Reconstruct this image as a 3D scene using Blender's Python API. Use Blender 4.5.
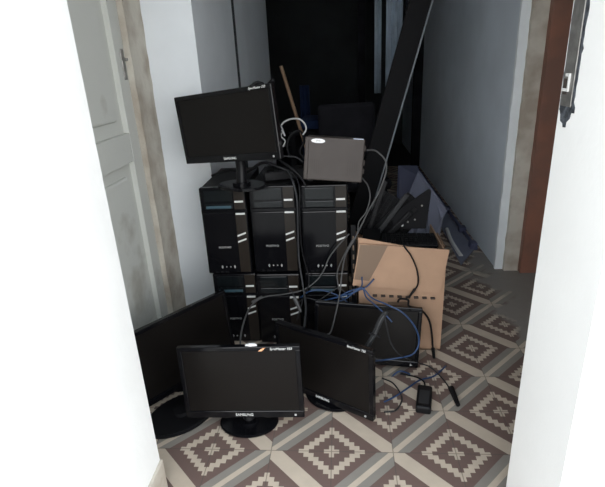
import bpy, bmesh, math, random
from mathutils import Matrix, Vector
random.seed(7)
for o in list(bpy.data.objects): bpy.data.objects.remove(o)
SC = bpy.context.scene
COL = SC.collection
PI = math.pi
def R(a): return math.radians(a)

# ------------------------------------------------------------------ camera
cd = bpy.data.cameras.new('camera'); cam = bpy.data.objects.new('camera', cd); COL.objects.link(cam)
cd.sensor_width = 36.0; cd.lens = 475/605*36.0; cd.clip_start = .05; cd.clip_end = 100
cam.matrix_world = Matrix([[0.996118, 0.018905, 0.085969, 0.0], [0.073412, 0.360459, -0.929882, 0.0], [-0.048568, 0.932583, 0.357672, 1.2], [0.0, 0.0, 0.0, 1.0]])
SC.camera = cam

# ------------------------------------------------------------------ light: an overcast day outside the doorway
w = bpy.data.worlds.new('world'); SC.world = w; w.use_nodes = True
nt = w.node_tree; nt.nodes.clear()
wo = nt.nodes.new('ShaderNodeOutputWorld'); bg = nt.nodes.new('ShaderNodeBackground')
tc = nt.nodes.new('ShaderNodeTexCoord'); sx = nt.nodes.new('ShaderNodeSeparateXYZ'); cr = nt.nodes.new('ShaderNodeValToRGB')
nt.links.new(tc.outputs['Generated'], sx.inputs[0]); nt.links.new(sx.outputs['Z'], cr.inputs[0])
cr.color_ramp.elements[0].position = 0.0; cr.color_ramp.elements[0].color = (1.0, 1.0, 1.0, 1)      # hazy bright towards the horizon
cr.color_ramp.elements[1].position = .75; cr.color_ramp.elements[1].color = (.42, .47, .52, 1)
dt = nt.nodes.new('ShaderNodeVectorMath'); dt.operation = 'DOT_PRODUCT'; dt.inputs[1].default_value = (.75, -.66, 0)   # brighter towards the veiled sun, behind right
nt.links.new(tc.outputs['Generated'], dt.inputs[0])
ma = nt.nodes.new('ShaderNodeMath'); ma.operation = 'MULTIPLY_ADD'; ma.inputs[1].default_value = 1.7; ma.inputs[2].default_value = 4.7
nt.links.new(dt.outputs['Value'], ma.inputs[0]); nt.links.new(ma.outputs[0], bg.inputs[1])
nt.links.new(cr.outputs[0], bg.inputs[0]); nt.links.new(bg.outputs[0], wo.inputs[0])
vs = SC.view_settings
vs.view_transform = 'Standard'; vs.look = 'None'; vs.gamma = 1; vs.use_curve_mapping = False; vs.exposure = 0.0

# ------------------------------------------------------------------ materials
def lin(c):
    return tuple(((v/255)/12.92 if v/255 <= .04045 else (((v/255)+.055)/1.055)**2.4) for v in c) + (1,)
def mat(name, rgb, rough=.6, spec=.5, metal=0, noise=0, nscale=8, bump=0, bscale=60, coat=0, rgb2=None, n0=.4, n1=.65):
    m = bpy.data.materials.new(name); m.use_nodes = True
    t = m.node_tree; b = t.nodes['Principled BSDF']
    b.inputs['Base Color'].default_value = tuple(rgb) + (1,)
    b.inputs['Roughness'].default_value = rough; b.inputs['Metallic'].default_value = metal
    b.inputs['Specular IOR Level'].default_value = spec; b.inputs['Coat Weight'].default_value = coat
    co = t.nodes.new('ShaderNodeTexCoord')
    if noise or rgb2:
        n = t.nodes.new('ShaderNodeTexNoise'); n.inputs['Scale'].default_value = nscale; n.inputs['Detail'].default_value = 6
        t.links.new(co.outputs['Object'], n.inputs['Vector'])
        r = t.nodes.new('ShaderNodeValToRGB'); t.links.new(n.outputs[0], r.inputs[0])
        r.color_ramp.elements[0].position = n0; r.color_ramp.elements[1].position = n1
        c2 = rgb2 if rgb2 else tuple(v*(1-noise) for v in rgb)
        r.color_ramp.elements[0].color = tuple(c2) + (1,); r.color_ramp.elements[1].color = tuple(rgb) + (1,)
        t.links.new(r.outputs[0], b.inputs['Base Color'])
    if bump:
        n = t.nodes.new('ShaderNodeTexNoise'); n.inputs['Scale'].default_value = bscale; n.inputs['Detail'].default_value = 5
        t.links.new(co.outputs['Object'], n.inputs['Vector'])
        u = t.nodes.new('ShaderNodeBump'); u.inputs['Strength'].default_value = bump; u.inputs['Distance'].default_value = .01
        t.links.new(n.outputs[0], u.inputs['Height']); t.links.new(u.outputs[0], b.inputs['Normal'])
    return m
M = dict(
 white=mat('white_paint', (.83,.83,.81), .7, .3, noise=.04, nscale=3, bump=.12, bscale=25),
 coolwhite=mat('cool_white_plaster', (.80,.84,.87), .8, .3, noise=.06, nscale=4, bump=.15, bscale=20),
 greywall=mat('grey_white_plaster', (.74,.81,.88), .8, .3, noise=.08, nscale=3, bump=.15, bscale=18),
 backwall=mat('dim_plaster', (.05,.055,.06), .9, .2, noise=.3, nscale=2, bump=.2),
 doorgrey=mat('grey_green_door_paint', (.60,.61,.57), .5, .3, nscale=3.2, rgb2=(.42,.41,.36), n0=.34, n1=.44, bump=.06, bscale=40),
 stone=mat('worn_stone', (.58,.55,.48), .9, .2, nscale=7, rgb2=(.40,.35,.29), n0=.36, n1=.6, bump=.5, bscale=30),
 lightstrip=mat('pale_corner_plaster', (.85,.90,.92), .8, .3, noise=.05, bump=.2),
 wood=mat('red_brown_wood', (.27,.12,.08), .55, .35, nscale=5, rgb2=(.19,.10,.075), bump=.15, bscale=30),
 ceil=mat('ceiling_paint', (.75,.75,.75), .9, .2, noise=.1),
 ground=mat('outdoor_concrete', (.38,.37,.35), .9, .2, noise=.3, nscale=4, bump=.3),
 gloss=mat('gloss_black_plastic', (.004,.004,.005), .14, .28),
 black=mat('black_plastic', (.006,.006,.007), .42, .2, bump=.05, bscale=300),
 matte=mat('matte_black_plastic', (.007,.007,.008), .7, .12),
 case=mat('black_painted_steel', (.006,.006,.007), .5, .2, noise=.2, nscale=20),
 screen=mat('lcd_screen', (.0065,.0055,.005), .30, .22),
 column=mat('brown_black_gloss', (.020,.016,.013), .22, .3),
 bay=mat('blue_black_gloss', (.006,.008,.009), .16, .45),
 silver=mat('silver_print', (.62,.62,.60), .4, .5),
 ltgrey=mat('light_grey_print', (.34,.34,.33), .5, .4),
 orange=mat('orange_sticker', (.75,.38,.2), .5, .4),
 upsg=mat('warm_grey_plastic', (.058,.048,.043), .55, .3, noise=.1, nscale=14),
 upsd=mat('dark_groove_grey', (.05,.042,.038), .7, .3),
 label=mat('white_label', (.8,.8,.8), .5, .4),
 labelb=mat('blue_white_label', (.55,.62,.75), .5, .4),
 card=mat('cardboard', (.42,.27,.18), .85, .2, noise=.1, nscale=9, bump=.12, bscale=40),
 cardd=mat('inner_cardboard', (.27,.17,.11), .9, .2, noise=.2, nscale=9),
 tape=mat('brown_packing_tape', (.19,.13,.09), .5, .4),
 ink=mat('dark_print', (.05,.04,.035), .7, .3),
 cblack=mat('black_cable_rubber', (.006,.006,.007), .5, .2),
 cgrey=mat('grey_cable_rubber', (.062,.062,.062), .5, .4),
 cdgrey=mat('dark_grey_cable_rubber', (.022,.023,.025), .5, .3),
 cblue=mat('blue_cable_rubber', (.018,.05,.13), .45, .5),
 cwhite=mat('white_cable_rubber', (.45,.45,.45), .5, .4),
 metal=mat('dull_metal', (.36,.35,.33), .45, .5, metal=.8, noise=.3, nscale=40),
 dirt=mat('dark_broken_plaster', (.10,.11,.125), .95, .2, noise=.6, nscale=60, bump=1, bscale=120),
 lav=mat('lavender_grey_plastic', (.22,.235,.31), .6, .3, noise=.15, nscale=4),
 lavd=mat('dark_lavender_plastic', (.08,.088,.15), .5, .4),
 pole=mat('tan_wood', (.22,.14,.085), .6, .3, noise=.25, nscale=12),
 blue=mat('blue_fabric', (.012,.025,.07), .9, .2, noise=.3, nscale=9),
 dfab=mat('dark_fabric', (.018,.018,.022), .95, .1, noise=.4, nscale=6),
 curtain=mat('grey_blue_curtain', (.5,.6,.7), .9, .2, noise=.3, nscale=5),
 tray=mat('tray_blue_reflection', (.035,.07,.09), .3, .5),
 paper=mat('white_paper', (.75,.75,.75), .8, .3),
 plankedge=mat('grey_edge', (.16,.18,.2), .5, .4),
)

def floor_material():
    m = bpy.data.materials.new('patterned_cement_tiles'); m.use_nodes = True
    t = m.node_tree; N = t.nodes; L = t.links; b = N['Principled BSDF']
    b.inputs['Roughness'].default_value = .55; b.inputs['Specular IOR Level'].default_value = .3
    co = N.new('ShaderNodeTexCoord'); sp = N.new('ShaderNodeSeparateXYZ'); L.new(co.outputs['Object'], sp.inputs[0])
    def mth(op, a, c=None, d=None):
        n = N.new('ShaderNodeMath'); n.operation = op
        for i, v in enumerate((a, c, d)):
            if v is None: continue
            if isinstance(v, (int, float)): n.inputs[i].default_value = v
            else: L.new(v, n.inputs[i])
        return n.outputs[0]
    S = .4
    u = mth('ADD', mth('DIVIDE', mth('SUBTRACT', sp.outputs[0], .548), S), 20)
    v = mth('ADD', mth('DIVIDE', mth('SUBTRACT', sp.outputs[1], 1.812), S), 20)
    def dist(a, c):
        aa = mth('ABSOLUTE', mth('SUBTRACT', a, mth('ROUND', a))); bb = mth('ABSOLUTE', mth('SUBTRACT', c, mth('ROUND', c)))
        s = mth('ADD', aa, bb); return mth('MINIMUM', s, mth('SUBTRACT', 1, s))
    Q = 24
    q = lambda a: mth('DIVIDE', mth('ROUND', mth('MULTIPLY', a, Q)), Q)
    d = dist(u, v); dq = dist(q(u), q(v))
    def ramp(fac, stops):
        r = N.new('ShaderNodeValToRGB'); r.color_ramp.interpolation = 'CONSTANT'; L.new(fac, r.inputs[0])
        e = r.color_ramp.elements
        while len(e) < len(stops): e.new(.5)
        for k, (p, c) in enumerate(stops): e[k].position = p; e[k].color = c + (1,)
        return r.outputs[0]
    cream = (.60,.505,.40); brown = (.155,.098,.085); grey = (.27,.25,.22)
    inner = ramp(mth('MULTIPLY', dq, 2), [(0, cream), (.12, brown), (.375, cream), (.53, brown)])
    oa = ramp(mth('MULTIPLY', d, 2), [(0, brown), (.82, cream)])
    ob = ramp(mth('MULTIPLY', d, 2), [(0, brown), (.74, grey), (.93, cream)])
    pr_ = mth('GREATER_THAN', mth('MULTIPLY', mth('SUBTRACT', u, mth('ROUND', u)), mth('SUBTRACT', v, mth('ROUND', v))), 0)
    mo = N.new('ShaderNodeMix'); mo.data_type = 'RGBA'; L.new(pr_, mo.inputs[0]); L.new(ob, mo.inputs[6]); L.new(oa, mo.inputs[7]); outer = mo.outputs[2]
    mx = N.new('ShaderNodeMix'); mx.data_type = 'RGBA'; L.new(mth('GREATER_THAN', d, .315), mx.inputs[0]); L.new(inner, mx.inputs[6]); L.new(outer, mx.inputs[7])
    # grout every 20 cm
    def line(a): 
        f = mth('ABSOLUTE', mth('SUBTRACT', mth('MULTIPLY', a, 2), mth('ROUND', mth('MULTIPLY', a, 2)))); return mth('LESS_THAN', f, .008)
    g = mth('MAXIMUM', line(u), line(v))
    mg = N.new('ShaderNodeMix'); mg.data_type = 'RGBA'; L.new(mth('MULTIPLY', g, .6), mg.inputs[0]); L.new(mx.outputs[2], mg.inputs[6]); mg.inputs[7].default_value = (.09,.075,.065,1)
    # a band of tiles worn away / cemented over near the side door, and general dirt
    nz = N.new('ShaderNodeTexNoise'); nz.inputs['Scale'].default_value = 5; nz.inputs['Detail'].default_value = 7; L.new(co.outputs['Object'], nz.inputs[0])
    edge = mth('ADD', mth('SUBTRACT', sp.outputs[0], .75), mth('MULTIPLY', mth('SUBTRACT', nz.outputs[0], .5), .5))
    yb = mth('MULTIPLY', mth('GREATER_THAN', mth('ADD', sp.outputs[1], mth('MULTIPLY', nz.outputs[0], .3)), 2.02), mth('LESS_THAN', sp.outputs[1], 2.9))
    msk = mth('MULTIPLY', mth('MINIMUM', mth('MAXIMUM', mth('MULTIPLY', edge, 14), 0), 1), yb)
    mc = N.new('ShaderNodeMix'); mc.data_type = 'RGBA'; L.new(msk, mc.inputs[0]); L.new(mg.outputs[2], mc.inputs[6]); mc.inputs[7].default_value = (.27,.25,.23,1)
    n2 = N.new('ShaderNodeTexNoise'); n2.inputs['Scale'].default_value = 18; n2.inputs['Detail'].default_value = 5; L.new(co.outputs['Object'], n2.inputs[0])
    md = N.new('ShaderNodeMix'); md.data_type = 'RGBA'; L.new(mth('MULTIPLY', n2.outputs[0], .35), md.inputs[0]); L.new(mc.outputs[2], md.inputs[6]); md.inputs[7].default_value = (.16,.14,.12,1)
    L.new(md.outputs[2], b.inputs['Base Color'])
    return m
M['tiles'] = floor_material()

# ------------------------------------------------------------------ mesh helpers
def box(bm, lo, hi, bevel=0, mtx=None, seg=2):
    r = bmesh.ops.create_cube(bm, size=1)
    vv = r['verts']
    for v in vv:
        v.co = Vector(((lo[0]+hi[0])/2 + v.co.x*(hi[0]-lo[0]), (lo[1]+hi[1])/2 + v.co.y*(hi[1]-lo[1]), (lo[2]+hi[2])/2 + v.co.z*(hi[2]-lo[2])))
    if bevel:
        es = list({e for v in vv for e in v.link_edges})
        r2 = bmesh.ops.bevel(bm, geom=es, offset=bevel, segments=seg, affect='EDGES', profile=.5)
        vv = list({v for f in r2['faces'] for v in f.verts} | {v for v in vv if v.is_valid})
    if mtx is not None: bmesh.ops.transform(bm, matrix=mtx, verts=vv)
    return vv
def prism(bm, pts, y0, y1, bevel=0, mtx=None, axis='y'):
    """outline in x,z extruded along y (or outline in x,y extruded along z)"""
    f = (lambda p, q: (p[0], q, p[1])) if axis == 'y' else (lambda p, q: (p[0], p[1], q))
    a = [bm.verts.new(f(p, y0)) for p in pts]; c = [bm.verts.new(f(p, y1)) for p in pts]
    n = len(pts); fs = [bm.faces.new(a), bm.faces.new(c[::-1])]
    for i in range(n): fs.append(bm.faces.new([a[(i+1) % n], a[i], c[i], c[(i+1) % n]]))
    bmesh.ops.recalc_face_normals(bm, faces=fs)
    vv = a + c
    if bevel:
        es = list({e for f2 in fs for e in f2.edges})
        r2 = bmesh.ops.bevel(bm, geom=es, offset=bevel, segments=2, affect='EDGES')
        vv = list({v for f2 in r2['faces'] for v in f2.verts} | {v for v in vv if v.is_valid})
    if mtx is not None: bmesh.ops.transform(bm, matrix=mtx, verts=vv)
    return vv
def spline(pts, n=8):
    P = [Vector(p) for p in pts]
    P = [P[0]*2-P[1]] + P + [P[-1]*2-P[-2]]
    out = []
    for i in range(1, len(P)-2):
        for k in range(n):
            t = k/n
            out.append(.5*((2*P[i]) + (P[i+1]-P[i-1])*t + (2*P[i-1]-5*P[i]+4*P[i+1]-P[i+2])*t*t + (3*P[i]-P[i-1]-3*P[i+1]+P[i+2])*t**3))
    out.append(P[-2]); return out
def tube(bm, pts, r, sides=8, smooth=True, n=8):
    P = spline(pts, n) if smooth and len(pts) > 2 else [Vector(p) for p in pts]
    rr = r if isinstance(r, (list, tuple)) else None
    rings = []; nrm = None
    for i, p in enumerate(P):
        t = (P[min(i+1, len(P)-1)] - P[max(i-1, 0)]).normalized()
        if nrm is None:
            nrm = t.orthogonal().normalized()
        nrm = (nrm - t*nrm.dot(t)).normalized()
        bn = t.cross(nrm)
        rad = r if rr is None else rr[0] + (rr[-1]-rr[0])*i/(len(P)-1)
        rings.append([bm.verts.new(p + (nrm*math.cos(2*PI*k/sides) + bn*math.sin(2*PI*k/sides))*rad) for k in range(sides)])
    for a, c in zip(rings, rings[1:]):
        for k in range(sides): bm.faces.new([a[k], a[(k+1) % sides], c[(k+1) % sides], c[k]])
    bm.faces.new(rings[0][::-1]); bm.faces.new(rings[-1])
    return [v for g in rings for v in g]
def cyl(bm, p0, p1, r, sides=24): return tube(bm, [p0, p1], r, sides, False)
def obj(name, bm, m, parent=None, smooth=False, mtx=None):
    if mtx is not None: bmesh.ops.transform(bm, matrix=mtx, verts=bm.verts)
    bmesh.ops.recalc_face_normals(bm, faces=bm.faces)
    me = bpy.data.meshes.new(name); bm.to_mesh(me); bm.free()
    me.materials.append(M[m] if isinstance(m, str) else m)
    if smooth:
        for p in me.polygons: p.use_smooth = True
    o = bpy.data.objects.new(name, me); COL.objects.link(o)
    if parent: o.parent = parent
    return o
def part(name, m, parent, fn, smooth=False, mtx=None, label=None):
    bm = bmesh.new(); fn(bm); o = obj(name, bm, m, parent, smooth, mtx)
    if label: o['label'] = label
    return o
def struct(name, m, *boxes, bevel=0):
    bm = bmesh.new()
    for lo, hi in boxes: box(bm, lo, hi, bevel)
    o = obj(name, bm, m); o['kind'] = 'structure'; return o
def tag(o, label, cat, group=None, kind=None):
    o['label'] = label; o['category'] = cat
    if group: o['group'] = group
    if kind: o['kind'] = kind
    return o
def thing(name, label, cat, loc=(0,0,0), rotz=0, group=None):
    o = bpy.data.objects.new(name, None); COL.objects.link(o); o.empty_display_size = .05
    o.location = loc; o.rotation_euler = (0, 0, rotz)
    return tag(o, label, cat, group)
def text(name, s, size, m, parent, mtx, depth=.0006, label=None, shear=0):
    """raised lettering lying in the local x-z plane, facing -y, centred"""
    cu = bpy.data.curves.new('t', 'FONT'); cu.body = s; cu.size = size; cu.align_x = 'CENTER'; cu.align_y = 'CENTER'; cu.extrude = depth; cu.shear = shear
    to = bpy.data.objects.new('t', cu); COL.objects.link(to)
    dg = bpy.context.evaluated_depsgraph_get(); dg.update()
    me = bpy.data.meshes.new_from_object(to.evaluated_get(dg))
    bpy.data.objects.remove(to); bpy.data.curves.remove(cu)
    me.transform(mtx @ Matrix.Rotation(R(90), 4, 'X')); me.materials.clear(); me.materials.append(M[m])
    o = bpy.data.objects.new(name, me); COL.objects.link(o); me.name = name
    o.parent = parent
    if label: o['label'] = label
    return o

# ================================================================== THE SETTING
struct('floor', 'tiles', ((-1.2,.78,-.1), (1.7,5.6,0)))
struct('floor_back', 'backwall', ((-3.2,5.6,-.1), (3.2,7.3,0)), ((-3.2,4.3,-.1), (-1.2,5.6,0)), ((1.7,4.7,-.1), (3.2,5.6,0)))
struct('ground', 'ground', ((-8,-8,-.12), (8,.78,-.02)))
struct('ceiling', 'ceil', ((-3.2,.78,2.9), (3.2,7.3,3.0)))
# front wall pierced by the doorway the camera looks through
struct('wall_front', 'white', ((-4,.79,0), (-.556,1.05,3.0)), ((.4475,.79,0), (4,1.05,3.0)), ((-.556,.79,2.15), (.4475,1.05,3.0)))
struct('wall_left', 'coolwhite', ((-1.2,1.05,0), (-.862,1.18,2.9)), ((-1.2,1.18,2.1), (-.862,1.98,2.9)), ((-1.2,1.18,0), (-1.0,1.98,2.1)))
struct('wall_corridor_left', 'coolwhite', ((-1.2,2.162,0), (-.612,4.4,2.9)))
struct('wall_right', 'coolwhite', ((1.62,1.05,0), (1.75,2.64,2.9)))
struct('wall_corridor_right', 'greywall', ((.893,2.665,0), (1.75,7.2,2.9)))
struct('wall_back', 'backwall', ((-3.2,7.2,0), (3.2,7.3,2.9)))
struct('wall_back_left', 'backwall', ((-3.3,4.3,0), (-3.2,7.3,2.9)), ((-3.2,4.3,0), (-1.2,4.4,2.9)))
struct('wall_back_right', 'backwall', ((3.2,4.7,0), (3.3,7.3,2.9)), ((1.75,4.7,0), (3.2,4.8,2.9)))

# rough stone door jamb left, between grey door and white wall
def rough_block(name, m, lo, hi, cuts=14, amp=.006):
    bm = bmesh.new(); n = cuts
    sx_, sy_, sz_ = hi[0]-lo[0], hi[1]-lo[1], hi[2]-lo[2]
    box(bm, lo, hi)
    es = [e for e in bm.edges if abs((e.verts[0].co-e.verts[1].co).z) > .5*sz_]
    bmesh.ops.subdivide_edges(bm, edges=es, cuts=60, use_grid_fill=True)
    for v in bm.verts: v.co += Vector((random.uniform(-amp, amp), random.uniform(-amp, amp), 0))
    o = obj(name, bm, m); o['kind'] = 'structure'; return o
rough_block('trim_1', 'stone', (-1.18,1.98,0), (-.830,2.166,2.9), amp=.002)
# right: pale corner plaster, rough stone reveal, brown wooden door frame
rough_block('trim_2', 'lightstrip', (.885,2.640,0), (.935,2.664,2.9), amp=.002)
rough_block('trim_3', 'stone', (.93,2.615,0), (1.012,2.664,2.9), amp=.002)
bm = bmesh.new(); box(bm, (1.008,2.575,0), (1.13,2.66,2.2), .004); box(bm, (1.008,2.575,2.1), (1.62,2.66,2.2), .004); box(bm, (1.13,2.60,0), (1.62,2.64,2.1), .003)
for z0, z1 in ((.2,.9), (1.05,1.95)): box(bm, (1.2,2.585,z0), (1.52,2.602,z1), .006)
o = obj('door_2', bm, 'wood'); o['kind'] = 'structure'
# grey panelled door in the left wall (plane x = -0.985 facing +x)
bm = bmesh.new()
X0, X1 = -.905, -.853
y0, y1, st = 1.18, 1.977, .085
for a, b in (((y0,0), (y0+st,2.1)), ((y1-st,0), (y1,2.1)), ((y0+st,0), (y1-st,.10)), ((y0+st,.85), (y1-st,.965)), ((y0+st,1.98), (y1-st,2.1))):
    box(bm, (X0,a[0],a[1]), (X1,b[0],b[1]), .002)
d1 = obj('door_1', bm, 'doorgrey'); d1['kind'] = 'structure'
for z0, z1 in ((.10,.85), (.965,1.98)):
    part('door_panel', 'doorgrey', d1, lambda bm: (box(bm, (X0+.005,y0+st+.0,z0), (X0+.030,y1-st,z1)), box(bm, (X0+.02,y0+st+.05,z0+.05), (X0+.040,y1-st-.05,z1-.05), .012)))
part('door_handle', 'metal', d1, lambda bm: (box(bm, (X1-.002,1.935,1.165), (X1+.005,1.960,1.28), .003), cyl(bm, (X1,1.948,1.24), (X1+.02,1.948,1.24), .006)))
# chipped skirting at the foot of the left reveal
struct('baseboard_left', 'stone', ((-.575,.80,0), (-.549,1.058,.115)), bevel=.006)

# ================================================================== strike plate in the right reveal
sp_ = thing('strike_plate', 'worn metal strike plate set in broken plaster of the white doorway reveal', 'door hardware', (.4475,1.017,1.091))
part('plate', 'metal', sp_, lambda bm: box(bm, (-.0035,-.023,.0), (.001,.023,.32), .001))
part('latch_hole', 'ink', sp_, lambda bm: box(bm, (-.0042,.000,.022), (-.003,.018,.052), .0005))
part('latch_tongue', 'silver', sp_, lambda bm: (box(bm, (-.0065,-.006,.028), (-.003,.017,.034), .001), box(bm, (-.0065,-.009,.028), (-.003,-.003,.062), .001), box(bm, (-.0065,-.006,.056), (-.003,.010,.062), .001)))
def dmg(bm):
    pts = [(.026,.34)]
    zz = .34
    while zz > -.0:
        zz -= random.uniform(.008, .016); pts.append((.0265+random.uniform(-.002,.003), zz))
    pts += [(.026,-.008), (.019,-.018), (.016,-.030), (.004,-.034), (.001,-.041), (-.010,-.040), (-.010,-.030), (-.022,-.022), (-.026,-.01)]
    zz = -.01
    while zz < .33:
        pts.append((-.033+random.uniform(-.005,.004), zz)); zz += random.uniform(.008, .016)
    pts.append((-.033,.34))
    a = [bm.verts.new((-.0015, y, z)) for y, z in pts]; c = [bm.verts.new((.002, y, z)) for y, z in pts]
    bm.faces.new(a); bm.faces.new(c[::-1])
    for i in range(len(a)): bm.faces.new([a[i], a[(i+1) % len(a)], c[(i+1) % len(a)], c[i]])
part('broken_plaster', 'dirt', sp_, dmg, label='dark broken plaster around the plate')

# ================================================================== computer towers
TW, TD = .191, .40
def make_tower(label, loc, rotz=0, tray=True, TH=.388, name='computer_tower'):
    t = thing(name, label, 'computer', loc, rotz, 'stacked computer towers')
    h, w = TH, TW/2
    part('case', 'case', t, lambda bm: box(bm, (-w+.003,.022,.004), (w-.003,TD,h-.003), .003))
    for s in (-1,1):
        for y in (.05,.37): part('foot', 'matte', t, lambda bm: box(bm, (s*.07-.012,y-.012,0), (s*.07+.012,y+.012,.006), .001))
    fp = part('front_panel', 'gloss', t, lambda bm: (box(bm, (-w,0,.006), (w,.03,h-.108), .006, seg=3), box(bm, (-w,0,h-.098), (w,.03,h), .006, seg=3), box(bm, (-w-.001,.004,h-.112), (w+.001,.03,h-.092), .003)))
    part('control_column', 'column', fp, lambda bm: (box(bm, (w-.05,-.0015,.012), (w-.005,.01,h-.112), .001), box(bm, (w-.05,-.0015,h-.094), (w-.005,.01,h-.006), .001)))
    db = part('drive_bay', 'bay', t, lambda bm: (box(bm, (-w+.018,-.003,h-.092), (w-.056,.01,h-.066), .002), box(bm, (-w+.018,-.0015,h-.060), (w-.056,.01,h-.012), .002)))
    if tray: part('disc_tray', 'tray', db, lambda bm: box(bm, (-w+.024,-.0045,h-.088), (w-.062,.001,h-.076), .0015), label='tray strip with painted bluish reflection')  # the bay's bluish reflection is put into this strip's colour
    part('power_button', 'silver', t, lambda bm: box(bm, (w-.047,-.005,h-.064), (w-.011,.002,h-.056), .001), label='silver bar shaped button')
    part('eject_button', 'silver', t, lambda bm: box(bm, (w-.047,-.005,h-.116), (w-.009,.002,h-.109), .001), label='silver bar shaped button')
    for z in (.175, .148):
        part('silver_mark', 'silver', t, lambda bm: prism(bm, [(w-.048,z), (w-.012,z+.013), (w-.012,z+.020), (w-.048,z+.007)], -.0035, .001))
    text('maker_name', 'POSITIVO', .0125, 'ltgrey', t, Matrix.Translation((-.012,-.0006,.127)))
    for k in range(4):
        x = -.036 + k*.018
        part('indicator_symbol', 'ltgrey', t, lambda bm: (box(bm, (x,-.0016,.034), (x+.007,.001,.041), .0003), box(bm, (x+.002,-.0016,.030), (x+.005,.001,.044), .0003)) if k % 3 == 0 else box(bm, (x+.001,-.0016,.035), (x+.006,.001,.040), .0003))
    for i in range(3): part('usb_port', 'matte', t, lambda bm: box(bm, (-w+.03+i*.022,-.001,.010), (-w+.044+i*.022,.003,.016)))
    return t
tx = (-.490, -.287, -.075)
names = ['leftmost', 'middle', 'rightmost']
lt = ['black glossy computer tower in upper row, leftmost under the raised monitor',
      'black glossy computer tower in upper row, middle of the three',
      'black glossy computer tower in upper row, rightmost, under the grey power unit']
lb = ['lower computer tower at the left end of bottom row, beside white wall',
      'lower computer tower in the middle of bottom row, mostly hidden behind monitors',
      'lower computer tower at the right end of bottom row, behind blue cables']
for i in range(3):
    make_tower(lb[i], (tx[i]+(.010 if i == 0 else 0), 1.853+(.006,-.004,.004)[i], 0), R((1,0,-.6)[i]), i != 1, TH=.350)
for i in range(3):
    make_tower(lt[i], (tx[i], 1.850+(0,.008,-.002)[i], .350), R((.6,-.8,.3)[i]), i == 0)

# ================================================================== monitors
MW, MH = .440, .280
def make_monitor(label, loc, yaw, hb, tilt=0, roll=0, W=MW, H=MH, base=True, sticker=True, swoosh=False, txt='SyncMaster 733', name='computer_monitor', basez=0, bl=None, screen='screen'):
    t = thing(name, label, 'monitor', loc, R(yaw), 'black flat screen monitors')
    P = Matrix.Translation((0,0,hb)) @ Matrix.Rotation(R(roll), 4, 'Y') @ Matrix.Rotation(-R(tilt), 4, 'X')
    w = W/2; bz = .017; bb = .028
    def bez(bm):
        for lo, hi in (((-w,0,0), (w,.022,bb)), ((-w,0,H-bz), (w,.022,H)), ((-w,0,bb-.004), (-w+bz,.022,H-bz+.004)), ((w-bz,0,bb-.004), (w,.022,H-bz+.004))): box(bm, lo, hi, .0035)
        box(bm, (-w+.01,.008,.012), (w-.01,.024,H-.008))
    b = part('bezel', 'gloss', t, bez, mtx=P)
    part('screen', screen, t, lambda bm: box(bm, (-w+bz-.001,.0035,bb-.001), (w-bz+.001,.0095,H-bz+.001)), mtx=P)
    def back(bm):
        box(bm, (-w+.006,.020,.006), (w-.006,.036,H-.006), .010, seg=3)
        box(bm, (-w*.62,.030,H*.14), (w*.62,.060,H*.80), .016, seg=3)
    bk = part('back_cover', 'black', t, back, mtx=P)
    part('vent_grille', 'matte', bk, lambda bm: [box(bm, (-.11+i*.012,.058,H*.62), (-.104+i*.012,.0615,H*.76)) for i in range(19)], mtx=P)
    text('maker_name', 'SAMSUNG', .0135, 'silver', b, P @ Matrix.Translation((0,-.0008,bb*.48)), .0009, label='silver lettering')
    part('power_button', 'ltgrey', b, lambda bm: cyl(bm, (w-.03,-.002,bb*.45), (w-.03,.004,bb*.45), .004, 16), mtx=P)
    if sticker:
        text('model_lettering', txt, .0115, 'silver', b, P @ Matrix.Translation((w-.062,-.0008,H-bz*.5)), .0009, label='white lettering', shear=.2)
    if swoosh:
        part('orange_mark', 'orange', b, lambda bm: prism(bm, [(w-.138,H-.016), (w-.125,H-.0155), (w-.112,H-.004), (w-.122,H-.005)], -.0018, .001), mtx=P, label='orange and white swoosh sticker')
    if base:
        nb = P @ Vector((0,.05,H*.22)); nb2 = Vector((0,.055,basez+.012))
        part('stand_neck', 'black', t, lambda bm: tube(bm, [tuple(nb), tuple((nb+nb2)/2+Vector((0,.012,0))), tuple(nb2)], .021, 12), smooth=True)
        def bs(bm):
            n = 36; pts = [(.105*math.cos(2*PI*k/n), .055+.082*math.sin(2*PI*k/n)) for k in range(n)]
            prism(bm, pts, basez+.001, basez+.013, .004, axis='z')
            cyl(bm, (0,.055,basez+.011), (0,.055,basez+.022), .036)
        part('stand_base', bl or 'gloss', t, bs)
    return t
make_monitor('black monitor raised on top of the computer towers, turned left', (-.428,1.800,.738), -25.8, .113, tilt=1, roll=-5.6, W=.468, H=.264)
make_monitor('black monitor front and centre on the floor, orange mark on its frame', (-.348,1.286,0), 0, .068, tilt=4, roll=-1.2, H=.272, W=.412, swoosh=True, txt='SyncMaster 933')
make_monitor('black monitor on the floor to the right of the front one, turned left', (-.088,1.437,0), -33, .016, tilt=3, H=.275, W=.425, roll=-2.5)
make_monitor('black monitor standing in front of the cardboard box behind blue cable loops', (.078,1.665,0), -4, .022, tilt=8, roll=3, H=.258, W=.43, base=False, sticker=False)
make_monitor('black monitor at far left facing right, beside the grey door', (-.607,1.560,0), 50, .016, tilt=4, roll=-1.5, H=.313, W=.43, sticker=False)

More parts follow.
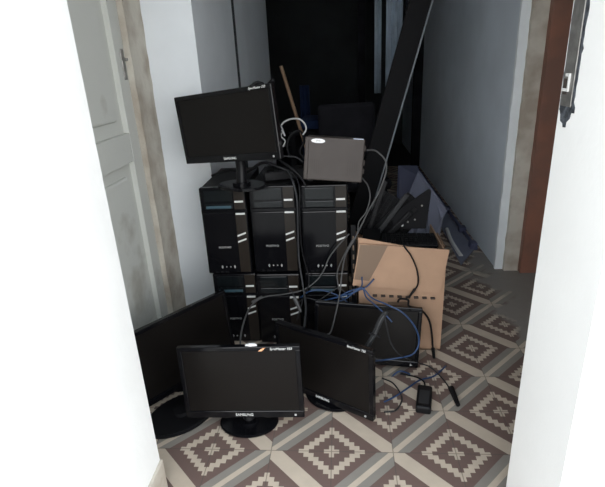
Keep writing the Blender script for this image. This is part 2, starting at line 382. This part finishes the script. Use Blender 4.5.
# round-cornered base lying loose bottom left
def loose_base(bm):
    n = 40; pts = [(.15*math.cos(2*PI*k/n)*(1-.1*abs(math.sin(2*PI*k/n))), .10*math.sin(2*PI*k/n)) for k in range(n)]
    prism(bm, pts, .001, .016, .005, axis='z')
lb_ = thing('loose_foot', 'loose dark monitor foot on the floor in the bottom left corner', 'monitor stand', (-.606,1.372,0), R(48))
part('base_plate', 'black', lb_, loose_base)
part('neck_socket', 'matte', lb_, lambda bm: cyl(bm, (0,0,.015), (0,0,.030), .03))

# ================================================================== grey power unit on the right tower
UW, UH, UD = .222, .160, .17
u = thing('power_backup_unit', 'warm grey vented power unit tilted on top of the rightmost tower', 'power unit', (-.038,1.765,  .738))
PU = Matrix.Translation((0,0,.034)) @ Matrix.Rotation(R(5.3), 4, 'Y') @ Matrix.Rotation(R(-5.5), 4, 'X')
part('housing', 'upsg', u, lambda bm: (box(bm, (-UW/2,0,0), (UW/2,.014,UH), .005, seg=3), box(bm, (-UW/2+.003,.012,.003), (UW/2-.003,UD,UH-.003), .004)), mtx=PU)
for sd in (-1,1):
    part('vent_grille', 'upsd', u, lambda bm: [box(bm, (sd*(.054+k*.0085)-.0013,-.0006,.020+.006*k), (sd*(.054+k*.0085)+.0013,.002,.078), 0) for k in range(5)], mtx=PU)
part('front_rib', 'upsg', u, lambda bm: box(bm, (-UW/2+.001,-.004,.004), (-UW/2+.016,.004,UH-.006), .003), mtx=PU)
part('oval_label', 'label', u, lambda bm: prism(bm, [(-.066+.022*math.cos(a)*1.0+(.008 if math.cos(a) > 0 else -.0), UH-.014+.0078*math.sin(a)) for a in [2*PI*k/24 for k in range(24)]], -.0012, .001), mtx=PU, label='white oval label')
text('label_lettering', 'SMS', .0105, 'ltgrey', u, PU @ Matrix.Translation((-.062,-.0014,UH-.014)), .0006)
part('barcode_label', 'labelb', u, lambda bm: box(bm, (UW/2-.043,.002,UH-.002), (UW/2-.006,.022,UH+.0012)), mtx=PU, label='pale blue label on the upper edge')
for z in (.03,.062,.115): part('outlet', 'upsg', u, lambda bm: box(bm, (UW/2-.004,.02,z), (UW/2+.007,.045,z+.02), .003), mtx=PU)
for s in (-1,1):
    for y in (.015,.16): part('foot', 'matte', u, lambda bm: box(bm, (s*.085-.01,y,-.008), (s*.085+.01,y+.02,.004), .002), mtx=PU)

# ================================================================== cardboard box
bx_ = thing('cardboard_box', 'open brown cardboard box full of black equipment behind the monitors', 'box', (.236,1.80,0))
BW, BD, BHt = .348, .36, .485
th = .006
cb = part('box_body', 'card', bx_, lambda bm: (
    box(bm, (-BW/2,0,0), (BW/2,th,BHt-.002)), box(bm, (-BW/2,BD-th,0), (BW/2,BD,BHt-.11)),
    box(bm, (-BW/2,th,0), (-BW/2+th,BD-th,BHt-.10)), box(bm, (BW/2-th,th,0), (BW/2,BD-th,BHt)), box(bm, (-BW/2,0,0.001), (BW/2,BD,th))))
for v in cb.data.vertices:
    if v.co.z > .3: v.co.z += -.075*(v.co.x+BW/2)/BW*(1) + .045 ; 
    v.co.x *= 1 + .03*v.co.z
FM = Matrix.Translation((0,-.002,BHt-.018)) @ Matrix.Rotation(R(4.5), 4, 'Y')
part('front_flap', 'card', bx_, lambda bm: prism(bm, [(-BW/2-.002,.026), (BW/2+.008,.020), (BW/2-.002,-.172), (-BW/2-.016,-.160)], -.010, -.004, mtx=FM), label='large pale flap folded down over the front')
part('packing_tape', 'tape', bx_, lambda bm: prism(bm, [(-BW/2+.002,.022), (-BW/2+.112,.024), (-BW/2+.075,-.075), (-BW/2+.050,-.135), (-BW/2-.010,-.132)], -.0125, -.0102, mtx=FM), label='darker brown tape corner')
part('slot_row', 'ink', bx_, lambda bm: [box(bm, (-.118+i*.034,-.013,.268-i*.0022), (-.100+i*.034,-.0005,.274-i*.0022)) for i in range(8)])
part('printed_panel', 'tape', bx_, lambda bm: box(bm, (-.055,-.0015,.205), (.03,.0005,.237)), label='faint printed rectangle under the flap')
part('side_flap', 'cardd', bx_, lambda bm: prism(bm, [(0,0), (.16,0), (.15,-.15), (.01,-.15)], 0, .006, mtx=Matrix.Translation((BW/2+.012,.08,BHt-.03)) @ Matrix.Rotation(R(90), 4, 'Z') @ Matrix.Rotation(R(8), 4, 'X')))

# keyboards piled in the box, at the right
def keyboard(label, loc, rot):
    k = thing('keyboard', label, 'keyboard', loc, 0, 'black keyboards in the cardboard box'); k.rotation_euler = rot
    part('key_tray', 'black', k, lambda bm: box(bm, (-.118,-.065,0), (.118,.065,.012), .004))
    part('keys', 'matte', k, lambda bm: [box(bm, (-.113+c*.0191,-.055+r*.0222,.011), (-.113+c*.0191+.0165,-.055+r*.0222+.0185,.018), .001) for r in range(5) for c in range(12)])
    return k
kz = .40
kl = ['black keyboard in the cardboard box, lowest of the pile', 'black keyboard in the cardboard box, second lowest of the pile', 'black keyboard in the cardboard box, second from the top', 'black keyboard in the cardboard box, on top of the pile']
for i in range(4):
    keyboard(kl[i], (.276+.001*i, 1.935+.004*i, .385+i*.0225), (R(2), R(-1+.5*i), R(6-3*i)))
for lab, loc, rot in (('black keyboard standing upright in the cardboard box behind the strips', (.185,2.128,.50), (R(84),R(-60),0)), ('black keyboard leaning upright in the cardboard box next to the pointed plate', (.262,2.100,.50), (R(84),R(-48),R(0)))):
    keyboard(lab, loc, rot)
# rest of what fills the box
def plate(name, label, cat, m, pts, y, thick, mtx):
    bm = bmesh.new(); prism(bm, pts, 0, thick, .002, mtx=mtx); o = obj(name, bm, m); return tag(o, label, cat)
t = thing('monitor_stand', 'black pointed stand plate sticking up out of the cardboard box', 'monitor stand', (.318,2.035,.478), R(-4))
def sp2(bm):
    prism(bm, [(-.09,.0), (.050,.0), (.070,.168), (.060,.178), (-.05,.100), (-.10,.050)], 0, .012, .003, mtx=Matrix.Rotation(R(-14), 4, 'X'))
part('plate', 'matte', t, sp2)
part('screw', 'metal', t, lambda bm: [cyl(bm, (x,-.003+z*.24,z), (x,.006+z*.24,z), .004, 12) for x, z in ((.0,.04), (.03,.10), (-.03,.03))])
part('pivot', 'silver', t, lambda bm: cyl(bm, (-.055,-.008,.018), (-.055,.01,.018), .006, 14), label='small silver pivot')
for k, (x, y, L_, a, b_, lab) in enumerate(((.135,2.04,.30,18,-3,'long dark plastic strip standing in the box, nearest the towers'), (.165,2.05,.27,36,-3,'long dark plastic strip leaning right in the box, middle one'), (.20,2.025,.20,44,-2,'short dark plastic strip leaning right in the box, nearest the keyboards'))):
    bm = bmesh.new(); box(bm, (-.011,-.006,0), (.011,.006,L_), .003, mtx=Matrix.Translation((x-.04,y,.41)) @ Matrix.Rotation(R(a), 4, 'Y') @ Matrix.Rotation(R(b_), 4, 'X'))
    for q in range(5): box(bm, (-.008,-.009,.03+q*.045), (.008,-.004,.05+q*.045), .001, mtx=Matrix.Translation((x-.04,y,.41)) @ Matrix.Rotation(R(a), 4, 'Y') @ Matrix.Rotation(R(b_), 4, 'X'))
    tag(obj('plastic_strip', bm, 'cdgrey' if k == 1 else 'black'), lab, 'plastic strip', 'dark strips in the cardboard box')
for k in range(3):
    dv = thing('disc_drive', ('black disc drive in the cardboard box, lowest of three at left', 'black disc drive in the cardboard box, middle of three at left', 'black disc drive in the cardboard box, top of three at left')[k], 'disc drive', (.118,1.865,.36+.0435*k), R(2-3*k), 'disc drives in the cardboard box')
    part('drive_case', 'case', dv, lambda bm: box(bm, (-.04,0,0), (.035,.15,.042), .002))
    part('tray_front', 'gloss', dv, lambda bm: box(bm, (-.038,-.005,.003), (.033,.002,.039), .002))
    part('eject_button', 'cdgrey', dv, lambda bm: box(bm, (.018,-.008,.008), (.028,-.004,.013), .001))

pr = thing('perforated_rail', 'dark perforated metal rail standing between right tower and cardboard box', 'metal rail', (.041,1.86,0))
part('rail_body', 'case', pr, lambda bm: box(bm, (-.010,0,.001), (.010,.012,.56), .001))
for k in range(7): part('slot_plate', 'tape', pr, lambda bm: box(bm, (-.003,-.0012,.24+k*.042), (.003,.002,.262+k*.042), .0005), label='rust brown slot')

# ================================================================== pale plastic panels against the right wall
def sheet(label, pts, off, m='lav'):
    bm = bmesh.new(); A = [bm.verts.new(p) for p in pts]; B = [bm.verts.new(Vector(p)+Vector(off)) for p in pts]
    n = len(A); bm.faces.new(A); bm.faces.new(B[::-1])
    for i in range(n): bm.faces.new([A[i], A[(i+1) % n], B[(i+1) % n], B[i]])
    return tag(obj('plastic_sheet', bm, m), label, 'plastic sheet', 'pale plastic sheets by the right wall')
sheet('long pale lavender sheet lying on the floor along the right wall', [(0.842,2.931,0.012), (0.834,3.654,0.012), (0.839,4.426,0.012), (0.710,4.367,0.012), (0.724,3.441,0.012), (0.705,2.693,0.012)], (0,0,-.010))
sheet('pale lavender sheet with pointed top standing behind the black stand plate', [(0.395,3.000,0.300), (0.500,3.150,0.486), (0.562,3.000,0.395), (0.561,2.900,0.001), (0.423,2.900,0.001)], (.01,.012,0))
sheet('small pale sheet standing right of the black stand plate', [(0.509,2.750,0.474), (0.587,2.650,0.363), (0.556,2.620,0.313), (0.524,2.620,0.001), (0.479,2.620,0.001)], (.01,.012,0))
sheet('darker lavender sheet furthest back beside the leaning plank', [(0.398,3.400,0.471), (0.540,3.500,0.445), (0.556,3.400,0.378), (0.450,3.300,0.001), (0.378,3.300,0.001)], (.01,.012,0), 'lavd')
bm = bmesh.new()
tube(bm, [(0.846,5.414,0.020), (0.846,3.789,0.020), (0.853,2.927,0.020)], .012, 8, False)
for q in ((0.848,3.761,0.020), (0.853,3.276,0.020), (0.849,2.963,0.020)): box(bm, (q[0]-.03,q[1]-.03,0.0), (q[0]+.015,q[1]+.03,.05), .006)
tag(obj('cable_trunking', bm, 'lavd'), 'thin dark lavender rail with clips lying against foot of the right wall', 'rail')
bm = bmesh.new(); tube(bm, [(0.740,3.276,0.030), (0.727,3.081,0.020), (0.730,2.914,0.014), (0.733,2.815,0.013)], .013, 8)
tag(obj('white_tube', bm, 'paper', smooth=True), 'short white glossy tube lying right of the cardboard box', 'tube')

# ================================================================== tall black plank, pole and the dark room behind
bm = bmesh.new()
a0 = Vector((-.005,2.56,.0)); a1 = Vector((.555,2.66,2.0)); dr = (a1-a0).normalized(); side = Vector((1,0,0)); side = (side-dr*side.dot(dr)).normalized(); fr = dr.cross(side)
MX = Matrix((( side.x, fr.x, dr.x, a0.x), (side.y, fr.y, dr.y, a0.y), (side.z, fr.z, dr.z, a0.z), (0,0,0,1)))
pk = thing('leaning_plank', 'tall black plank leaning right behind the cardboard box', 'plank', (0,0,0))
part('board', 'matte', pk, lambda bm: box(bm, (-.055,0,.03), (.050,.022,2.06), .002), mtx=MX)
part('edge_strip', 'plankedge', pk, lambda bm: box(bm, (.050,-.003,.03), (.058,.022,2.06), .001), mtx=MX, label='thin grey edge')
bm = bmesh.new(); c0 = Vector((-0.298,2.550,1.183)); c1 = Vector((-0.201,2.520,0.824)); dd = c1-c0
tube(bm, [c0, c0+dd*((c0.z-.008)/-dd.z)], .0085, 12, False)
tag(obj('wooden_pole', bm, 'pole'), 'tan wooden pole leaning behind the towers at left', 'pole')

# wall-hung curtain at the far doorway and dark furniture
def curtain(label, x0, x1, y, z0, z1, m, folds=7, amp=.03, name='curtain'):
    bm = bmesh.new(); n = folds*8; ra = []; rb = []
    for k in range(n+1):
        f = k/n; x = x0+(x1-x0)*f; yy = y+amp*math.sin(f*folds*2*PI)
        ra.append((bm.verts.new((x,yy,z0)), bm.verts.new((x,yy+.006,z0)))); rb.append((bm.verts.new((x,yy,z1)), bm.verts.new((x,yy+.006,z1))))
    for k in range(n):
        bm.faces.new([ra[k][0], ra[k+1][0], rb[k+1][0], rb[k][0]]); bm.faces.new([ra[k][1], rb[k][1], rb[k+1][1], ra[k+1][1]])
        bm.faces.new([ra[k][0], ra[k][1], ra[k+1][1], ra[k+1][0]]); bm.faces.new([rb[k][0], rb[k+1][0], rb[k+1][1], rb[k][1]])
    for k in (0, n): bm.faces.new([ra[k][0], rb[k][0], rb[k][1], ra[k][1]])
    return tag(obj(name, bm, m, smooth=True), label, 'curtain')
curtain('grey blue curtain strip hanging in the far doorway left of the plank', .385, .52, 4.35, .78, 2.4, 'curtain', 3, .02)
curtain('narrow dull curtain strip in the far doorway beside a dark frame', .30, .36, 4.5, .90, 2.4, 'curtain', 2, .012)
curtain('dark blue cloth hanging by the left corridor wall', -.33, -.25, 4.0, .012, 1.02, 'blue', 2, .02, 'hanging_cloth')
struct('trim_4', 'backwall', ((-.614,2.98,0), (-.604,3.01,2.9)))
struct('door_3', 'dfab', ((.20,5.55,0), (.27,5.62,2.4)), ((.80,5.55,0), (.893,5.62,2.4)), ((.20,5.55,2.4), (.893,5.62,2.9)))
# table with a blue cloth, an office chair, a heap of bags
tb = thing('table', 'dark table with blue cloth in the dim corridor behind the towers', 'table', (-.02,3.7,0))
part('table_top', 'matte', tb, lambda bm: box(bm, (-.36,-.25,.70), (.36,.25,.73), .004))
for sx3 in (-.33,.33):
    for sy3 in (-.22,.22): part('leg', 'matte', tb, lambda bm: box(bm, (sx3-.02,sy3-.02,0), (sx3+.02,sy3+.02,.70), .002))
bm = bmesh.new(); box(bm, (-.30,3.50,.734), (.22,3.88,.80), .02, seg=3); tag(obj('folded_cloth', bm, 'blue'), 'folded blue cloth lying on the dim table', 'cloth')
oc = thing('office_chair', 'black office chair standing in the dim corridor', 'chair', (.07,3.05,0), R(10))
part('seat', 'dfab', oc, lambda bm: box(bm, (-.21,-.2,.43), (.21,.2,.50), .03, seg=3))
part('backrest', 'dfab', oc, lambda bm: box(bm, (-.19,.17,.56), (.19,.22,.93), .025, seg=3))
part('back_bracket', 'black', oc, lambda bm: tube(bm, [(0,.10,.43), (0,.24,.47), (0,.23,.62)], .018, 10))
part('pole', 'black', oc, lambda bm: cyl(bm, (0,0,.08), (0,0,.44), .025))
for k in range(5):
    a = 2*PI*k/5
    lg = part('leg', 'black', oc, lambda bm: tube(bm, [(0,0,.10), (.16*math.cos(a),.16*math.sin(a),.085), (.27*math.cos(a),.27*math.sin(a),.06)], [.022,.014], 8), smooth=True)
    part('caster', 'matte', lg, lambda bm: cyl(bm, (.27*math.cos(a)-.014*math.sin(a),.27*math.sin(a)+.014*math.cos(a),.028), (.27*math.cos(a)+.014*math.sin(a),.27*math.sin(a)-.014*math.cos(a),.028), .027, 16))

# ================================================================== cables
def cable(label, pts, r, m, plug=None, group=None, name='cable'):
    bm = bmesh.new(); tube(bm, pts, r, 8); o = obj(name, bm, m, smooth=True); tag(o, label, 'cable', group)
    if plug:
        a, b_ = Vector(plug[0]), Vector(plug[1]); bm = bmesh.new(); tube(bm, [a, a+(b_-a)*.55, b_], [plug[2], plug[2]*.7], 8)
        obj('plug', bm, plug[3], o)
    return o
cable('long grey cable looping from the side of the grey power unit down past the box', [(0.094,1.800,0.878), (0.129,1.820,0.870), (0.162,1.800,0.838), (0.164,1.780,0.797), (0.138,1.770,0.723), (0.100,1.770,0.652), (0.070,1.775,0.586), (0.042,1.775,0.528), (0.009,1.770,0.470), (-0.008,1.770,0.391), (-0.018,1.740,0.316), (-0.035,1.680,0.257), (-0.055,1.620,0.206), (-0.071,1.600,0.201)], .0032, 'cgrey')
cable('thin grey cable dropping from the lower side of the power unit beside the tower', [(0.078,1.860,0.758), (0.100,1.830,0.732), (0.106,1.800,0.692), (0.090,1.790,0.638), (0.062,1.780,0.601), (0.054,1.780,0.551), (0.026,1.780,0.509), (-0.012,1.780,0.432), (-0.029,1.780,0.374), (-0.022,1.760,0.315)], .0026, 'cgrey')
cable('grey cable curving left across the lower towers to the front monitor', [(0.023,1.800,0.545), (-0.023,1.810,0.490), (-0.061,1.810,0.437), (-0.083,1.800,0.388), (-0.117,1.790,0.343), (-0.172,1.770,0.312), (-0.244,1.740,0.309), (-0.321,1.680,0.327), (-0.360,1.620,0.324), (-0.368,1.520,0.324), (-0.364,1.420,0.318), (-0.360,1.370,0.297)], .0028, 'cgrey', plug=((-0.327,1.670,0.333), (-0.361,1.630,0.332), .006, 'cgrey'))
cable('black cable hanging in the gap between middle and right towers', [(-0.215,1.860,0.799), (-0.191,1.800,0.764), (-0.178,1.790,0.694), (-0.182,1.800,0.566), (-0.184,1.800,0.435), (-0.171,1.770,0.335), (-0.157,1.700,0.265), (-0.162,1.620,0.211)], .0045, 'cdgrey')
cable('second thin black cable hanging beside the middle tower', [(-0.195,1.860,0.791), (-0.168,1.800,0.748), (-0.170,1.790,0.633), (-0.170,1.800,0.479), (-0.146,1.790,0.348), (-0.167,1.750,0.294), (-0.194,1.680,0.221)], .003, 'cblack')
cable('short dark cable with grey connector end hanging before lower towers', [(-0.242,1.800,0.316), (-0.217,1.760,0.308), (-0.202,1.720,0.296)], .003, 'cdgrey', plug=((-0.206,1.730,0.300), (-0.178,1.700,0.247), .0085, 'cgrey'))
cable('black cable draped over the front flap of the cardboard box', [(0.241,1.860,0.501), (0.239,1.780,0.497), (0.268,1.778,0.454), (0.293,1.776,0.393), (0.299,1.774,0.331), (0.276,1.772,0.292)], .0032, 'cblack', plug=((0.288,1.772,0.310), (0.265,1.772,0.273), .006, 'cblack'))
cable('thick black cable arching over monitor corner down to the floor by the box', [(0.216,1.740,0.268), (0.227,1.760,0.271), (0.259,1.760,0.266), (0.261,1.740,0.249), (0.304,1.730,0.240), (0.344,1.740,0.183), (0.362,1.750,0.101), (0.371,1.760,0.025), (0.373,1.740,0.004)], .0045, 'cblack', plug=((0.371,1.760,0.035), (0.369,1.720,0.013), .008, 'cblack'))
cable('blue network cable looping over the back right monitor screen', [(-0.094,1.770,0.259), (-0.027,1.750,0.288), (0.031,1.730,0.316), (0.071,1.730,0.338), (0.109,1.700,0.308), (0.166,1.640,0.309), (0.221,1.620,0.285), (0.267,1.610,0.229), (0.285,1.610,0.162), (0.262,1.600,0.114), (0.202,1.580,0.109), (0.148,1.570,0.107), (0.097,1.500,0.151)], .0032, 'cblue')
cable('blue network cable bunched against the front of the cardboard box', [(-0.061,1.770,0.254), (-0.006,1.765,0.266), (0.043,1.765,0.302), (0.089,1.765,0.325), (0.121,1.765,0.361)], .0034, 'cblue')
cable('short blue cable tail pointing up over the cardboard box', [(-0.035,1.750,0.283), (0.023,1.750,0.315), (0.068,1.750,0.333), (0.072,1.755,0.375)], .003, 'cblue')
cable('blue cable curling down from the bunch towards the back monitor', [(0.076,1.765,0.325), (0.087,1.730,0.297), (0.116,1.680,0.292), (0.151,1.640,0.274), (0.181,1.620,0.245)], .003, 'cblue')
cable('dark blue cable lying across the fronts of the lower towers', [(-0.190,1.810,0.254), (-0.154,1.800,0.287), (-0.103,1.800,0.296), (-0.052,1.790,0.286), (-0.010,1.770,0.273), (0.014,1.760,0.254)], .003, 'cblue')
cable('teal grey cable tangled below the right lower tower', [(-0.207,1.790,0.235), (-0.162,1.780,0.269), (-0.111,1.770,0.264), (-0.068,1.770,0.292), (-0.026,1.780,0.314), (0.002,1.770,0.300)], .0026, 'cdgrey')
cable('grey cable curving from the ferrite bundle across floor to a black plug', [(0.150,1.620,0.281), (0.160,1.600,0.231), (0.175,1.590,0.170), (0.208,1.570,0.130), (0.286,1.667,0.030), (0.342,1.658,0.012), (0.377,1.592,0.008), (0.396,1.516,0.010)], .0024, 'cdgrey', plug=((0.398,1.527,0.011), (0.402,1.429,0.013), .0115, 'cblack'))
bd = thing('cable_bundle', 'grey folded cable bundle lying over the monitor at the box', 'cable')
for k, off in enumerate((-3,0,3)):
    part('strand', 'cdgrey' if k != 1 else 'cgrey', bd, lambda bm: tube(bm, [Vector(q)+Vector((off*.0022,0,abs(off)*.0008)) for q in ((0.158,1.630,0.284), (0.134,1.610,0.252), (0.111,1.600,0.200), (0.082,1.560,0.172), (0.068,1.500,0.194))], .0046, 8), smooth=True)
part('cable_tie', 'cblack', bd, lambda bm: tube(bm, [(0.092,1.600,0.209), (0.134,1.600,0.191)], .006, 8, False))
cable('blue cable lying on the tiled floor below the back monitor', [(0.142,1.530,-0.041), (0.156,1.560,-0.017), (0.184,1.610,-0.002), (0.218,1.630,0.012), (0.254,1.600,0.020)], .003, 'cblue')
cable('second blue cable crossing the tiles towards the black adapter', [(0.139,1.450,0.006), (0.186,1.484,0.006), (0.237,1.532,0.006), (0.290,1.581,0.006), (0.349,1.607,0.006), (0.409,1.674,0.006)], .003, 'cblue')
cable('dark thin cable winding on tiles beside the right front monitor', [(0.143,1.594,0.005), (0.186,1.557,0.005), (0.207,1.474,0.005), (0.178,1.408,0.005), (0.134,1.397,0.005)], .0028, 'cdgrey')
ad = thing('power_adapter', 'black power adapter brick on the tiled floor at bottom', 'power adapter', (0.285,1.454,0.000), R(-12))
part('brick', 'black', ad, lambda bm: box(bm, (-.027,-.065,.001), (.027,.065,.034), .008, seg=3))
part('cord', 'cblack', ad, lambda bm: tube(bm, [(0,.062,.018), (-.006,.10,.02), (-.04,.14,.008), (-.10,.15,.005)], .0032, 8), smooth=True)
part('rating_label', 'cdgrey', ad, lambda bm: box(bm, (-.018,-.045,.0335), (.018,.03,.0345)))
# tangle on top of the towers
cable('black cable tangle draped over the tops of the towers', [(-0.551,1.950,0.765), (-0.474,1.930,0.792), (-0.393,1.900,0.788), (-0.318,1.870,0.829), (-0.262,1.860,0.817), (-0.207,1.860,0.791), (-0.165,1.870,0.763)], .006, 'cblack')
cable('dark grey cable running from the raised monitor to the power unit', [(-0.330,1.950,0.834), (-0.283,1.920,0.854), (-0.232,1.900,0.848), (-0.184,1.900,0.842), (-0.156,1.900,0.821)], .0038, 'cdgrey')
cable('thick black cable sagging from raised monitor behind its corner', [(-0.279,1.900,0.874), (-0.245,1.870,0.838), (-0.205,1.850,0.813), (-0.166,1.840,0.778), (-0.143,1.830,0.739)], .0055, 'cblack')
cable('black cable coil hanging over top corner of the raised monitor', [(-0.331,1.790,1.112), (-0.319,1.790,1.126), (-0.300,1.790,1.135), (-0.281,1.785,1.131), (-0.267,1.780,1.120), (-0.251,1.775,1.133), (-0.238,1.770,1.143), (-0.255,1.800,1.122), (-0.285,1.800,1.113), (-0.316,1.810,1.111)], .007, 'cblack')
cable('white cable arc behind the right corner of the raised monitor', [(-0.246,1.980,0.957), (-0.233,1.980,0.972), (-0.204,1.980,0.983), (-0.170,1.970,0.983), (-0.150,1.970,0.966), (-0.143,1.970,0.942), (-0.156,1.960,0.920)], .0034, 'cwhite')
cable('thin white cable end dangling beside the raised monitor', [(-0.245,1.970,0.958), (-0.236,1.950,0.940), (-0.244,1.940,0.922), (-0.228,1.930,0.903), (-0.236,1.920,0.881)], .0028, 'cwhite', plug=((-0.238,1.940,0.946), (-0.227,1.930,0.923), .005, 'cwhite'))
cable('black cable loop behind the raised monitor beside the pole', [(-0.219,2.000,0.820), (-0.229,2.000,0.875), (-0.207,2.020,0.917), (-0.173,2.020,0.928), (-0.156,2.000,0.889), (-0.174,1.980,0.848), (-0.149,1.970,0.815)], .005, 'cblack')
pp = thing('power_strip', 'black power strip lying between the raised monitor and the power unit', 'power strip', (-.235,1.98,  .738), R(20))
part('strip_body', 'black', pp, lambda bm: box(bm, (-.10,-.025,.0), (.10,.025,.038), .005))
part('socket', 'matte', pp, lambda bm: [cyl(bm, (x,0,.036), (x,0,.041), .016, 20) for x in (-.07,-.023,.023,.07)])
# white paper scrap on the front monitor
bm = bmesh.new(); bmesh.ops.create_icosphere(bm, subdivisions=3, radius=1)
for v in bm.verts: v.co = Vector((v.co.x*.019, v.co.y*.007, v.co.z*.006)) * (1+random.uniform(-.18,.18))
sc = Vector((-0.308,1.315,0.341)); bmesh.ops.translate(bm, verts=bm.verts, vec=sc); tag(obj('paper_scrap', bm, 'paper'), 'crumpled white paper scrap on the top edge of the front monitor', 'paper')
